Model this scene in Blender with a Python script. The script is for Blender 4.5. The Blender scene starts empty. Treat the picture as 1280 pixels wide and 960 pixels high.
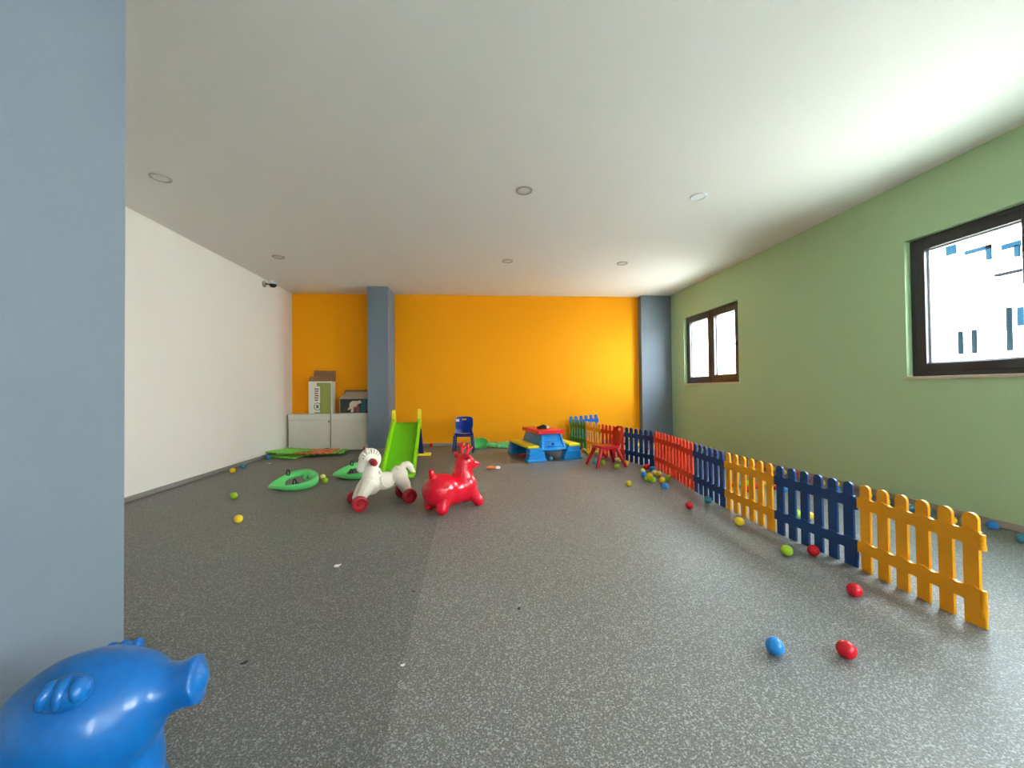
import bpy, bmesh, math, random
from mathutils import Vector, Matrix
R = math.radians
PI = math.pi
scn = bpy.context.scene
COL = scn.collection
rnd = random.Random(7)

# ------------------------------------------------------------------ camera
FPX, CAMZ = 488.16, 1.05
YAW, PIT, ROL = R(5.122), R(.8156), R(-.6013)
cF = Vector((math.sin(YAW)*math.cos(PIT), math.cos(YAW)*math.cos(PIT), math.sin(PIT)))
r0 = Vector((math.cos(YAW), -math.sin(YAW), 0)); u0 = r0.cross(cF)
cR = r0*math.cos(ROL) + u0*math.sin(ROL)
cU = -r0*math.sin(ROL) + u0*math.cos(ROL)
cam_d = bpy.data.cameras.new('camera'); cam = bpy.data.objects.new('camera', cam_d); COL.objects.link(cam)
M = Matrix((cR, cU, -cF)).transposed().to_4x4(); M.translation = Vector((0, 0, CAMZ))
cam.matrix_world = M
cam_d.sensor_width = 36; cam_d.lens = FPX/1280*36; cam_d.clip_start = .02; cam_d.clip_end = 300
scn.camera = cam

def ray(x, y): return cF*FPX + cR*(x-640) + cU*(480-y)
def at(x, y, z=0.0):
    """world point at height z seen at pixel x, y"""
    d = ray(x, y); t = (z-CAMZ)/d.z
    return Vector((d.x*t, d.y*t, z))

# ------------------------------------------------------------------ room sizes
XL, XR, YB, YF, H = -3.383, 3.823, 7.514, -2.7, 2.867

# ------------------------------------------------------------------ materials
def srgb(r, g, b):
    f = lambda c: (c/255/12.92) if c <= 10 else ((c/255+.055)/1.055)**2.4
    return (f(r), f(g), f(b), 1)
MATS = {}
def nn(nt, t, **kw):
    n = nt.nodes.new(t)
    for k, v in kw.items(): setattr(n, k, v)
    return n
def plastic(name, col, rough=.35, bump=.0, scale=40, var=.06, spec=.5, sub=0, trans=0.0, coat=0.0):
    if name in MATS: return MATS[name]
    m = bpy.data.materials.new(name); m.use_nodes = True; nt = m.node_tree
    b = nt.nodes['Principled BSDF']
    tc = nn(nt, 'ShaderNodeTexCoord'); no = nn(nt, 'ShaderNodeTexNoise')
    no.inputs['Scale'].default_value = scale; no.inputs['Detail'].default_value = 3
    nt.links.new(tc.outputs['Object'], no.inputs['Vector'])
    mx = nn(nt, 'ShaderNodeMixRGB', blend_type='MULTIPLY'); mx.inputs[0].default_value = 1
    mx.inputs[1].default_value = col
    rp = nn(nt, 'ShaderNodeValToRGB')
    rp.color_ramp.elements[0].position = .3; rp.color_ramp.elements[1].position = .7
    rp.color_ramp.elements[0].color = (1-var,)*3+(1,); rp.color_ramp.elements[1].color = (1, 1, 1, 1)
    nt.links.new(no.outputs['Fac'], rp.inputs[0]); nt.links.new(rp.outputs[0], mx.inputs[2])
    nt.links.new(mx.outputs[0], b.inputs['Base Color'])
    b.inputs['Roughness'].default_value = rough
    b.inputs['Specular IOR Level'].default_value = spec
    b.inputs['Coat Weight'].default_value = coat
    if bump:
        bp = nn(nt, 'ShaderNodeBump'); bp.inputs['Strength'].default_value = bump; bp.inputs['Distance'].default_value = .002
        nt.links.new(no.outputs['Fac'], bp.inputs['Height']); nt.links.new(bp.outputs[0], b.inputs['Normal'])
    MATS[name] = m
    return m
def wallpaint(name, col, rough=.75):
    return plastic(name, col, rough, bump=.25, scale=90, var=.03, spec=.25)

GREENW = wallpaint('green_paint', srgb(176, 207, 164))
ORANGE = wallpaint('orange_paint', srgb(255, 168, 4))
WHITEW = wallpaint('white_wall_paint', srgb(244, 240, 233))
CEIL = wallpaint('ceiling_paint', srgb(236, 234, 230))
BLUEGREY = wallpaint('blue_grey_paint', srgb(122, 133, 146))
SKIRT = plastic('skirting', srgb(165, 155, 142), .4)
SKIRTG = plastic('skirting_grey', srgb(150, 147, 142), .4)
ANTH = plastic('anthracite_frame', srgb(50, 51, 56), .38, scale=120)
PVCW = plastic('white_pvc', srgb(225, 230, 236), .35)
MARBLE = plastic('sill_stone', srgb(214, 204, 186), .35, scale=25, var=.15)
METAL = plastic('grey_metal', srgb(110, 108, 104), .3)
P_YEL = plastic('fence_orange_yellow', srgb(255, 174, 16), .38, bump=.08)
P_NAVY = plastic('fence_navy', srgb(14, 66, 128), .38, bump=.08)
P_RED = plastic('fence_red', srgb(250, 62, 22), .38, bump=.08)
P_GRN = plastic('fence_green', srgb(60, 140, 40), .38, bump=.08)
P_BLU = plastic('fence_blue', srgb(40, 110, 200), .38, bump=.08)
P_LGRN = plastic('fence_light_green', srgb(125, 205, 60), .4, bump=.08)
P_ORG = plastic('fence_orange', srgb(240, 110, 50), .4, bump=.08)
TOYRED = plastic('hopper_red', srgb(232, 14, 44), .25, scale=25, coat=.2)
TOYBLUE = plastic('hopper_blue', srgb(0, 104, 182), .3, scale=60, var=.12, coat=.15, bump=.1)
IVORY = plastic('ivory_plastic', srgb(246, 238, 220), .35)
DKRED = plastic('dark_red_plastic', srgb(176, 20, 38), .32)
LIME = plastic('lime_plastic', srgb(140, 214, 8), .35)
LIMED = plastic('lime_chute', srgb(110, 200, 6), .38)
YELLOW = plastic('yellow_plastic', srgb(250, 225, 40), .35)
NAVY = plastic('navy_plastic', srgb(14, 40, 120), .4)
SKY = plastic('sky_blue_plastic', srgb(20, 150, 235), .35)
CHAIRB = plastic('chair_blue', srgb(18, 70, 190), .25)
CHAIRR = plastic('chair_red', srgb(200, 10, 32), .3)
LEGBLUE = plastic('chair_leg_blue', srgb(32, 52, 110), .35)
REDTOP = plastic('table_red', srgb(240, 34, 50), .35)
GREENT = plastic('rocker_green', srgb(98, 212, 118), .35)
BLACK = plastic('black_rubber', srgb(24, 24, 26), .5)
BOARD = plastic('white_board', srgb(222, 218, 206), .45, scale=8)
CARD = plastic('brown_cardboard', srgb(150, 110, 78), .8, scale=60)
CARDG = plastic('grey_cardboard', srgb(178, 166, 150), .7, scale=60)
PAPER = plastic('paper', srgb(235, 232, 224), .7)
DIFF = plastic('frosted_diffuser', srgb(224, 222, 214), .5)
DARKSC = plastic('dark_scrap', srgb(50, 46, 42), .7)
BALLC = {'red': plastic('ball_red', srgb(222, 22, 38), .25), 'blue': plastic('ball_blue', srgb(40, 140, 220), .28),
         'yellow': plastic('ball_yellow', srgb(250, 216, 30), .28), 'lime': plastic('ball_lime', srgb(168, 215, 30), .28),
         'teal': plastic('ball_teal', srgb(60, 150, 175), .28), 'pale yellow': plastic('ball_pale', srgb(235, 228, 130), .28)}

def floor_mat():
    m = bpy.data.materials.new('speckled_vinyl'); m.use_nodes = True; nt = m.node_tree; L = nt.links.new
    b = nt.nodes['Principled BSDF']
    tc = nn(nt, 'ShaderNodeTexCoord')
    n1 = nn(nt, 'ShaderNodeTexNoise'); n1.inputs['Scale'].default_value = 190; n1.inputs['Detail'].default_value = 3
    n1.inputs['Roughness'].default_value = .7
    n2 = nn(nt, 'ShaderNodeTexNoise'); n2.inputs['Scale'].default_value = .9; n2.inputs['Detail'].default_value = 4
    vo = nn(nt, 'ShaderNodeTexVoronoi'); vo.inputs['Scale'].default_value = 200
    for n in (n1, n2, vo): L(tc.outputs['Object'], n.inputs['Vector'])
    rp = nn(nt, 'ShaderNodeValToRGB'); e = rp.color_ramp.elements
    e[0].position = .36; e[0].color = srgb(82, 82, 80); e[1].position = .66; e[1].color = srgb(151, 152, 151)
    mid = e.new(.5); mid.color = srgb(113, 112, 108)
    L(n1.outputs['Fac'], rp.inputs[0])
    # pale chips
    rp2 = nn(nt, 'ShaderNodeValToRGB'); e = rp2.color_ramp.elements
    e[0].position = .76; e[0].color = (0, 0, 0, 1); e[1].position = .9; e[1].color = (.55, .55, .55, 1)
    sep0 = nn(nt, 'ShaderNodeSeparateColor'); L(vo.outputs['Color'], sep0.inputs[0]); L(sep0.outputs[0], rp2.inputs[0])
    mx = nn(nt, 'ShaderNodeMixRGB'); L(rp2.outputs[0], mx.inputs[0]); L(rp.outputs[0], mx.inputs[1]); mx.inputs[2].default_value = srgb(196, 196, 194)
    # roll edge: the vinyl left of x = -0.3 is a slightly darker roll; thin joint between the rolls
    sep = nn(nt, 'ShaderNodeSeparateXYZ'); L(tc.outputs['Object'], sep.inputs[0])
    ad = nn(nt, 'ShaderNodeMath', operation='MULTIPLY_ADD'); L(sep.outputs['Y'], ad.inputs[0]); ad.inputs[1].default_value = .021; L(sep.outputs['X'], ad.inputs[2])
    st = nn(nt, 'ShaderNodeMath', operation='GREATER_THAN'); L(ad.outputs[0], st.inputs[0]); st.inputs[1].default_value = -.258
    mr = nn(nt, 'ShaderNodeMapRange'); L(st.outputs[0], mr.inputs['Value']); mr.inputs['To Min'].default_value = .8; mr.inputs['To Max'].default_value = 1.0
    cp = nn(nt, 'ShaderNodeMath', operation='COMPARE'); L(ad.outputs[0], cp.inputs[0]); cp.inputs[1].default_value = -.258; cp.inputs[2].default_value = .003
    mu = nn(nt, 'ShaderNodeMath', operation='MULTIPLY_ADD'); L(cp.outputs[0], mu.inputs[0]); mu.inputs[1].default_value = .12; L(mr.outputs[0], mu.inputs[2])
    mr2 = nn(nt, 'ShaderNodeMapRange'); L(n2.outputs['Fac'], mr2.inputs['Value']); mr2.inputs['From Min'].default_value = .35; mr2.inputs['From Max'].default_value = .65
    mr2.inputs['To Min'].default_value = .93; mr2.inputs['To Max'].default_value = 1.04
    mm = nn(nt, 'ShaderNodeMath', operation='MULTIPLY'); L(mu.outputs[0], mm.inputs[0]); L(mr2.outputs[0], mm.inputs[1])
    fx = nn(nt, 'ShaderNodeMixRGB', blend_type='MULTIPLY'); fx.inputs[0].default_value = 1; L(mx.outputs[0], fx.inputs[1])
    cc = nn(nt, 'ShaderNodeCombineColor'); 
    for i in range(3): L(mm.outputs[0], cc.inputs[i])
    L(cc.outputs[0], fx.inputs[2]); L(fx.outputs[0], b.inputs['Base Color'])
    b.inputs['Roughness'].default_value = .5; b.inputs['Specular IOR Level'].default_value = .4
    bp = nn(nt, 'ShaderNodeBump'); bp.inputs['Strength'].default_value = .25; bp.inputs['Distance'].default_value = .002
    L(n1.outputs['Fac'], bp.inputs['Height']); L(bp.outputs[0], b.inputs['Normal'])
    return m
def glass_mat():
    m = bpy.data.materials.new('window_glass'); m.use_nodes = True; nt = m.node_tree; nt.nodes.clear()
    o = nn(nt, 'ShaderNodeOutputMaterial'); mx = nn(nt, 'ShaderNodeMixShader'); t = nn(nt, 'ShaderNodeBsdfTransparent')
    t.inputs[0].default_value = (.95, .97, .97, 1)
    g = nn(nt, 'ShaderNodeBsdfGlossy'); g.inputs['Roughness'].default_value = .02
    f = nn(nt, 'ShaderNodeFresnel'); ge = nn(nt, 'ShaderNodeNewGeometry')
    ma = nn(nt, 'ShaderNodeMath', operation='MULTIPLY_ADD'); ma.inputs[1].default_value = 1/1.45-1.45; ma.inputs[2].default_value = 1.45
    nt.links.new(ge.outputs['Backfacing'], ma.inputs[0]); nt.links.new(ma.outputs[0], f.inputs[0])
    nt.links.new(f.outputs[0], mx.inputs[0]); nt.links.new(t.outputs[0], mx.inputs[1]); nt.links.new(g.outputs[0], mx.inputs[2])
    nt.links.new(mx.outputs[0], o.inputs[0])
    return m
GLASS = glass_mat()

# ------------------------------------------------------------------ mesh helpers
def link(o, parent=None):
    COL.objects.link(o)
    if parent: o.parent = parent
    return o
def obj(name, bm, mat, parent=None, smooth=True, angle=40, loc=None, rot=None):
    me = bpy.data.meshes.new(name)
    bmesh.ops.recalc_face_normals(bm, faces=bm.faces)
    bm.to_mesh(me); bm.free()
    mats = mat if isinstance(mat, (list, tuple)) else [mat]
    for m in mats: me.materials.append(m)
    if smooth:
        me.shade_smooth()
        try: me.set_sharp_from_angle(angle=R(angle))
        except Exception: pass
    o = bpy.data.objects.new(name, me); link(o, parent)
    if loc is not None: o.location = loc
    if rot is not None: o.rotation_euler = rot
    return o
def thing(name, label, cat, loc=(0, 0, 0), rz=0, group=None, rot=None):
    o = bpy.data.objects.new(name, None); COL.objects.link(o)
    o.empty_display_size = .1
    o.location = loc; o.rotation_euler = rot if rot else (0, 0, rz)
    o['label'] = label; o['category'] = cat
    if group: o['group'] = group
    return o
def tag(o, label, cat, group=None, kind=None):
    o['label'] = label; o['category'] = cat
    if group: o['group'] = group
    if kind: o['kind'] = kind
    return o
def struct(o, label=None, cat=None):
    o['kind'] = 'structure'
    if label: o['label'] = label
    if cat: o['category'] = cat
    return o
def new(): return bmesh.new()
def box(bm, lo, hi, bev=0.0, seg=2, mat=None, mi=0):
    vs = [bm.verts.new((x, y, z)) for x in (lo[0], hi[0]) for y in (lo[1], hi[1]) for z in (lo[2], hi[2])]
    q = [(0, 1, 3, 2), (4, 6, 7, 5), (0, 4, 5, 1), (2, 3, 7, 6), (0, 2, 6, 4), (1, 5, 7, 3)]
    fs = [bm.faces.new([vs[i] for i in f]) for f in q]
    for f in fs: f.material_index = mi
    geo = vs
    if bev > 0:
        es = list({e for f in fs for e in f.edges})
        r = bmesh.ops.bevel(bm, geom=es, offset=bev, segments=seg, affect='EDGES', profile=.6)
        geo = list({v for f in r['faces'] for v in f.verts} | {v for v in vs if v.is_valid})
        for f in {f for v in geo for f in v.link_faces}: f.material_index = mi
    if mat is not None: bmesh.ops.transform(bm, matrix=mat, verts=geo)
    return geo
def hexa(bm, pts, bev=0.0, seg=2):
    """8 corners: bottom 4 (ccw) then top 4"""
    vs = [bm.verts.new(p) for p in pts]
    q = [(3, 2, 1, 0), (4, 5, 6, 7), (0, 1, 5, 4), (1, 2, 6, 5), (2, 3, 7, 6), (3, 0, 4, 7)]
    fs = [bm.faces.new([vs[i] for i in f]) for f in q]
    if bev: bmesh.ops.bevel(bm, geom=list({e for f in fs for e in f.edges}), offset=bev, segments=seg, affect='EDGES', profile=.6)
def cyl(bm, p0, p1, r0, r1=None, seg=20, cap=True):
    p0 = Vector(p0); p1 = Vector(p1); r1 = r0 if r1 is None else r1
    d = (p1-p0).normalized(); a = d.orthogonal().normalized(); b = d.cross(a)
    A = [bm.verts.new(p0+(a*math.cos(2*PI*i/seg)+b*math.sin(2*PI*i/seg))*r0) for i in range(seg)]
    B = [bm.verts.new(p1+(a*math.cos(2*PI*i/seg)+b*math.sin(2*PI*i/seg))*r1) for i in range(seg)]
    for i in range(seg): bm.faces.new((A[i], A[(i+1) % seg], B[(i+1) % seg], B[i]))
    if cap: bm.faces.new(A[::-1]); bm.faces.new(B)
def lathe(bm, prof, c=(0, 0, 0), axis='z', seg=28):
    """prof: list of (radius, height)"""
    c = Vector(c); rings = []
    for r, h in prof:
        ring = []
        for i in range(seg):
            t = 2*PI*i/seg; x, y = r*math.cos(t), r*math.sin(t)
            v = {'z': (x, y, h), 'y': (x, h, y), 'x': (h, x, y)}[axis]
            ring.append(bm.verts.new(c+Vector(v)))
        rings.append(ring)
    for a, b in zip(rings, rings[1:]):
        for i in range(seg): bm.faces.new((a[i], a[(i+1) % seg], b[(i+1) % seg], b[i]))
    if prof[0][0] > 1e-6: bm.faces.new(rings[0][::-1])
    if prof[-1][0] > 1e-6: bm.faces.new(rings[-1])
def tube(bm, pts, rad, seg=14, caps=True):
    """swept tube with hemispherical ends; rad number or list"""
    pts = [Vector(p) for p in pts]; n = len(pts)
    rad = [rad]*n if not isinstance(rad, (list, tuple)) else list(rad)
    tang = [(pts[min(i+1, n-1)]-pts[max(i-1, 0)]).normalized() for i in range(n)]
    st = []
    if caps:
        for k in range(3, 0, -1):
            a = k/3.2*PI/2; st.append((pts[0]-tang[0]*rad[0]*math.sin(a), rad[0]*math.cos(a), tang[0]))
    for i in range(n): st.append((pts[i], rad[i], tang[i]))
    if caps:
        for k in range(1, 4):
            a = k/3.2*PI/2; st.append((pts[-1]+tang[-1]*rad[-1]*math.sin(a), rad[-1]*math.cos(a), tang[-1]))
    a = st[0][2].orthogonal().normalized(); rings = []
    for p, r, t in st:
        a = (a-t*a.dot(t)).normalized(); b = t.cross(a)
        rings.append([bm.verts.new(p+(a*math.cos(2*PI*i/seg)+b*math.sin(2*PI*i/seg))*r) for i in range(seg)])
    for A, B in zip(rings, rings[1:]):
        for i in range(seg): bm.faces.new((A[i], A[(i+1) % seg], B[(i+1) % seg], B[i]))
    bm.faces.new(rings[0][::-1]); bm.faces.new(rings[-1])
def ring_tube(bm, pts, r, seg=10):
    """closed tube loop"""
    pts = [Vector(p) for p in pts]; n = len(pts)
    nrm = Vector((0, 0, 0))
    for i in range(n): nrm += pts[i].cross(pts[(i+1) % n])
    nrm.normalize(); rings = []
    for i in range(n):
        t = (pts[(i+1) % n]-pts[i-1]).normalized(); a = nrm; b = t.cross(a).normalized()
        rings.append([bm.verts.new(pts[i]+(a*math.cos(2*PI*k/seg)+b*math.sin(2*PI*k/seg))*r) for k in range(seg)])
    for i in range(n):
        A, B = rings[i], rings[(i+1) % n]
        for k in range(seg): bm.faces.new((A[k], A[(k+1) % seg], B[(k+1) % seg], B[k]))
def ell(bm, c, r, rot=None, sub=3):
    m = Matrix.Translation(Vector(c)) @ (rot.to_4x4() if rot else Matrix()) @ Matrix.Diagonal((r[0], r[1], r[2], 1))
    bmesh.ops.create_icosphere(bm, subdivisions=sub, radius=1, matrix=m)
def prism(bm, pts, a, b, axis='y', mi=0):
    """outline of 2D points extruded between a and b along an axis"""
    def P(u, v, w): return {'y': (u, w, v), 'z': (u, v, w), 'x': (w, u, v)}[axis]
    A = [bm.verts.new(P(u, v, a)) for u, v in pts]; B = [bm.verts.new(P(u, v, b)) for u, v in pts]
    n = len(pts); fs = []
    for i in range(n): fs.append(bm.faces.new((A[i], A[(i+1) % n], B[(i+1) % n], B[i])))
    fs.append(bm.faces.new(A[::-1])); fs.append(bm.faces.new(B))
    for f in fs: f.material_index = mi
    return A+B, fs
def bevel_all(bm, off, seg=2, ang=30):
    es = [e for e in bm.edges if len(e.link_faces) == 2 and e.calc_face_angle(0) > R(ang)]
    bmesh.ops.bevel(bm, geom=es, offset=off, segments=seg, affect='EDGES', profile=.6)
def fused(name, bm, mat, parent=None, voxel=.008, smooth=6, factor=.6):
    """overlapping closed pieces grown into one skin"""
    bmesh.ops.recalc_face_normals(bm, faces=bm.faces)
    me = bpy.data.meshes.new(name); bm.to_mesh(me); bm.free()
    o = bpy.data.objects.new(name, me); COL.objects.link(o)
    r = o.modifiers.new('r', 'REMESH'); r.mode = 'VOXEL'; r.voxel_size = voxel; r.use_smooth_shade = True
    s = o.modifiers.new('s', 'SMOOTH'); s.factor = factor; s.iterations = smooth
    dg = bpy.context.evaluated_depsgraph_get(); dg.update()
    me2 = bpy.data.meshes.new_from_object(o.evaluated_get(dg), depsgraph=dg)
    o.modifiers.clear(); o.data = me2; me2.name = name
    bpy.data.meshes.remove(me)
    me2.materials.clear(); me2.materials.append(mat); me2.shade_smooth()
    if parent: o.parent = parent
    return o
def copy_tree(o, parent=None):
    c = o.copy(); COL.objects.link(c)
    if parent: c.parent = parent
    for ch in list(o.children): copy_tree(ch, c)
    return c

# ------------------------------------------------------------------ the room
bm = new(); box(bm, (XL-.3, YF-.3, -.12), (XR+.3, YB+.3, 0)); struct(obj('floor', bm, floor_mat(), smooth=False))
bm = new(); box(bm, (XL-.3, YF-.3, H), (XR+.3, YB+.3, H+.2)); struct(obj('ceiling', bm, CEIL, smooth=False))
bm = new(); box(bm, (XL-.2, YF-.2, 0), (XL, YB+.2, H)); struct(obj('wall_left', bm, WHITEW, smooth=False))
bm = new(); box(bm, (XL, YB, 0), (XR, YB+.2, H)); struct(obj('wall_back', bm, ORANGE, smooth=False))
FX0, FX1, FZ0, FZ1 = 1.75, 2.65, 1.125, 2.335
bm = new(); box(bm, (XL, YF-.2, 0), (FX0, YF, H)); box(bm, (FX1, YF-.2, 0), (XR, YF, H)); box(bm, (FX0, YF-.2, 0), (FX1, YF, FZ0)); box(bm, (FX0, YF-.2, FZ1), (FX1, YF, H)); struct(obj('wall_front', bm, WHITEW, smooth=False))
WZ0, WZ1 = 1.125, 2.335
WINS = [(5.40, 6.905), (1.535, 3.155), (-2.3, -.1)]  # last window is unseen, inferred from the spacing, widened for more side light
WT = .25
bm = new()
ys = sorted([YF-.2, YB+.2] + [v for w in WINS for v in w])
for a, b in zip(ys, ys[1:]):
    if any(abs(a-w[0]) < 1e-6 for w in WINS):
        box(bm, (XR, a, 0), (XR+WT, b, WZ0)); box(bm, (XR, a, WZ1), (XR+WT, b, H))
    else: box(bm, (XR, a, 0), (XR+WT, b, H))
bmesh.ops.remove_doubles(bm, verts=bm.verts, dist=1e-5)
inner = [f for f in bm.faces if False]
struct(obj('wall_right', bm, GREENW, smooth=False))
# columns
bm = new(); box(bm, (-1.885, 6.94, 0), (-1.53, YB, H), .004, 1); struct(obj('pillar_back', bm, BLUEGREY, smooth=False))
bm = new(); box(bm, (3.21, 7.37, 0), (XR, YB, H), .004, 1); struct(obj('pillar_corner', bm, BLUEGREY, smooth=False))
bm = new(); box(bm, (-1.95, .88, 0), (-1.24, 1.5, H), .004, 1); struct(obj('pillar_near', bm, BLUEGREY, smooth=False))
# baseboards
def skirt(name, lo, hi, m): 
    bm = new(); box(bm, lo, hi, .004, 1); struct(obj(name, bm, m, smooth=False))
bh = .052
skirt('baseboard_left', (XL, YF, 0), (XL+.014, YB, bh), SKIRTG)
skirt('baseboard_right', (XR-.014, YF, 0), (XR, 7.37, bh), SKIRT)
skirt('baseboard_back', (-1.53, YB-.014, 0), (3.21, YB, bh), SKIRT)
bm = new()
box(bm, (-1.899, 6.926, 0), (-1.516, 6.94, bh), .003, 1); box(bm, (-1.53, 6.93, 0), (-1.516, YB-.014, bh), .003, 1); box(bm, (-1.899, 6.93, 0), (-1.885, YB, bh), .003, 1)
struct(obj('trim_1', bm, SKIRT, smooth=False))
bm = new(); box(bm, (3.196, 7.356, 0), (XR-.014, 7.37, bh), .003, 1); struct(obj('trim_2', bm, SKIRT, smooth=False))

# windows
def frame_bm(y0, y1, z0, z1, w, x0, x1, bev=.004):
    bm = new()
    box(bm, (x0, y0, z0), (x1, y0+w, z1), bev, 1); box(bm, (x0, y1-w, z0), (x1, y1, z1), bev, 1)
    box(bm, (x0, y0+w-.002, z0), (x1, y1-w+.002, z0+w), bev, 1); box(bm, (x0, y0+w-.002, z1-w), (x1, y1-w+.002, z1), bev, 1)
    return bm
for i, (a, b) in enumerate(WINS):
    xo = XR+.055
    root = bpy.data.objects.new('window_%d' % (i+1), None); COL.objects.link(root); root.location = (XR, (a+b)/2, WZ0); struct(root)
    def put(name, bm, m, parent=root, **kw):
        if parent is root: bmesh.ops.translate(bm, verts=bm.verts, vec=-Vector(root.location))
        return obj(name, bm, m, parent, **kw)
    fr = frame_bm(a, b, WZ0, WZ1, .055, xo, xo+.07)
    mid = (a+b)/2
    box(fr, (xo, mid-.03, WZ0+.05), (xo+.07, mid+.03, WZ1-.05), .003, 1)
    put('frame', fr, ANTH)
    put('outer_frame', frame_bm(a+.02, b-.02, WZ0+.02, WZ1-.02, .05, xo+.07, xo+.10), PVCW)
    for k, (p, q) in enumerate(((a+.045, mid-.018), (mid+.018, b-.045))):
        xs = xo-.018 if k == 0 else xo-.006
        wd = .085 if k == 0 else .07
        s = put('sash', frame_bm(p, q, WZ0+.04, WZ1-.04, wd, xs, xo+.055), ANTH)
        s2 = frame_bm(p+wd-.004, q-wd+.004, WZ0+.04+wd-.004, WZ1-.04-wd+.004, .018, xo+.03, xo+.06, .002)
        put('glazing_bead', s2, PVCW)
        g = new(); box(g, (xo+.04, p+wd, WZ0+.04+wd), (xo+.046, q-wd, WZ1-.04-wd)); put('pane', g, GLASS, smooth=False)
        if k == 0:
            hb = new(); zc = (WZ0+WZ1)/2-.03
            box(hb, (xs-.01, p+.025, zc-.035), (xs, p+.055, zc+.035), .003); cyl(hb, (xs-.01, p+.04, zc), (xs-.045, p+.04, zc), .008)
            tube(hb, [(xs-.045, p+.04, zc), (xs-.047, p+.09, zc-.003), (xs-.045, p+.15, zc-.01)], [.009, .009, .007])
            put('handle', hb, BLACK)
    sb = new(); box(sb, (XR-.018, a-.015, WZ0-.022), (xo, b+.015, WZ0+.002), .004, 2); put('sill', sb, MARBLE)

# unseen window added behind the camera as fill light from the front
root = bpy.data.objects.new('window_4', None); COL.objects.link(root); root.location = ((FX0+FX1)/2, YF, FZ0); struct(root)
fw, fh = (FX1-FX0)/2, FZ1-FZ0; bm = new()
for x in (-fw, -.04, fw-.08): box(bm, (x, -.13, 0), (x+.08, -.06, fh), .004, 1)
for z in (0, fh-.08): box(bm, (-fw, -.128, z), (fw, -.062, z+.08), .004, 1)
obj('frame', bm, ANTH, root)
for k in (-1, 1):
    bm = new(); box(bm, (min(0, k*fw)+.03, -.1, .05), (max(0, k*fw)-.03, -.094, fh-.05)); obj('pane', bm, GLASS, root, smooth=False)
bm = new(); box(bm, (-fw-.015, -.06, -.022), (fw+.015, .018, .002), .004, 2); obj('sill', bm, MARBLE, root)
# ------------------------------------------------------------------ outside
GROUND = plastic('pale_paving', srgb(196, 193, 186), .8, scale=3, var=.1)
FACADE = plastic('white_render', srgb(240, 240, 240), .8, scale=2, var=.04)
GLAZ_SHADE = plastic('glazing_and_recess_shade', srgb(10, 26, 36), .8, scale=2, spec=.0)
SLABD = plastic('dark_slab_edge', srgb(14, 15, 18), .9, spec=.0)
POSTM = plastic('weathered_post', srgb(10, 18, 22), .9, scale=30, var=.3, spec=.0)
bm = new(); box(bm, (XR+WT, -12, -.2), (40, 60, 1.02)); struct(obj('ground_outside', bm, GROUND, smooth=False))
bm = new(); box(bm, (-25, -40, -.2), (XR+WT, YF-.2, 1.02)); struct(obj('ground_front', bm, GROUND, smooth=False))
bm = new(); box(bm, (7.6, -6, 1.02), (9.2, 30, 1.53), .02, 1); struct(obj('terrace_wall', bm, FACADE, smooth=False))
t = thing('metal_railing', 'thin wire railing on dark posts outside the nearer window', 'railing', (8, 5.5, 1.53))
for y, h in ((5.78, .41), (5.60, .41), (5.18, .68), (4.1, .41), (3.2, .41), (7.0, .41), (8.2, .41)):
    bm = new(); box(bm, (-.025, y-5.5-.025, 0), (.025, y-5.5+.025, h), .005, 1); obj('post', bm, POSTM, t)
bm = new(); tube(bm, [(0, -3, .35), (0, 3, .36)], .006, 8); obj('wire', bm, POSTM, t)
def building(x, y0, y1, z1, rows, cols, label, wsize=(1.3, 1.1), seed=0):
    t = thing('apartment_building', label, 'building', (x, (y0+y1)/2, 1.02), group=None)
    W = (y1-y0)/2
    bm = new(); box(bm, (0, -W, 0), (8, W, z1-1.02), .03, 1); obj('wall', bm, FACADE, t, smooth=False)
    rr = random.Random(seed)
    for r in rows:
        bm = new(); box(bm, (-.7, -W*.95, r-1.02-1.25), (0, W*.95, r-1.02-1.1), .01, 1); obj('balcony_slab', bm, SLABD if seed == 1 else FACADE, t, smooth=False)
        for k in range(cols):
            y = -W+(k+.5)*2*W/cols+rr.uniform(-.2, .2)
            f = new()
            a, b, c, d = y-wsize[0]/2, y+wsize[0]/2, r-1.02-wsize[1]/2, r-1.02+wsize[1]/2
            box(f, (-.05, a-.06, c-.06), (.02, b+.06, c)); box(f, (-.05, a-.06, d), (.02, b+.06, d+.06)); box(f, (-.05, a-.06, c), (.02, a, d)); box(f, (-.05, b, c), (.02, b+.06, d))
            w = obj('window_frame', f, PVCW, t, smooth=False)
            g = new(); box(g, (-.03, a, c), (-.01, b, d)); obj('window_pane', g, GLAZ_SHADE, w, smooth=False)
    return t
t = building(13, 3.0, 13.2, 6.8, (), 0, 'overexposed white apartment block seen through the nearer window')
def on_facade(nm, boxes, m, x=13.0):
    bm = new()
    for y0, y1, z0, z1, dx in boxes: box(bm, (x-13-dx, y0-8.1, z0-1.02), (x-13+.02, y1-8.1, z1-1.02))
    obj(nm, bm, m, t, smooth=False)
on_facade('window_pane', [(9.43, 9.66, 4.62, 4.95, .03)], GLAZ_SHADE)
on_facade('recess_shade', [(8.7, 9.22, 4.5, 4.6, .06), (8.7, 8.79, 4.22, 4.6, .06)], GLAZ_SHADE)  # dark strips stand in for shade at a window recess's top and side
on_facade('recess_shade', [(7.6, 8.49, 4.37, 4.5, .06), (8.18, 8.26, 4.12, 4.4, .06)], GLAZ_SHADE)  # same shade strips for the next window recess
on_facade('window_pane', [(6.6, 8.26, 2.45, 2.9, .03)], GLAZ_SHADE)
on_facade('balcony_slab', [(4.5, 8.6, 3.74, 3.80, .12)], SLABD)
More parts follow.
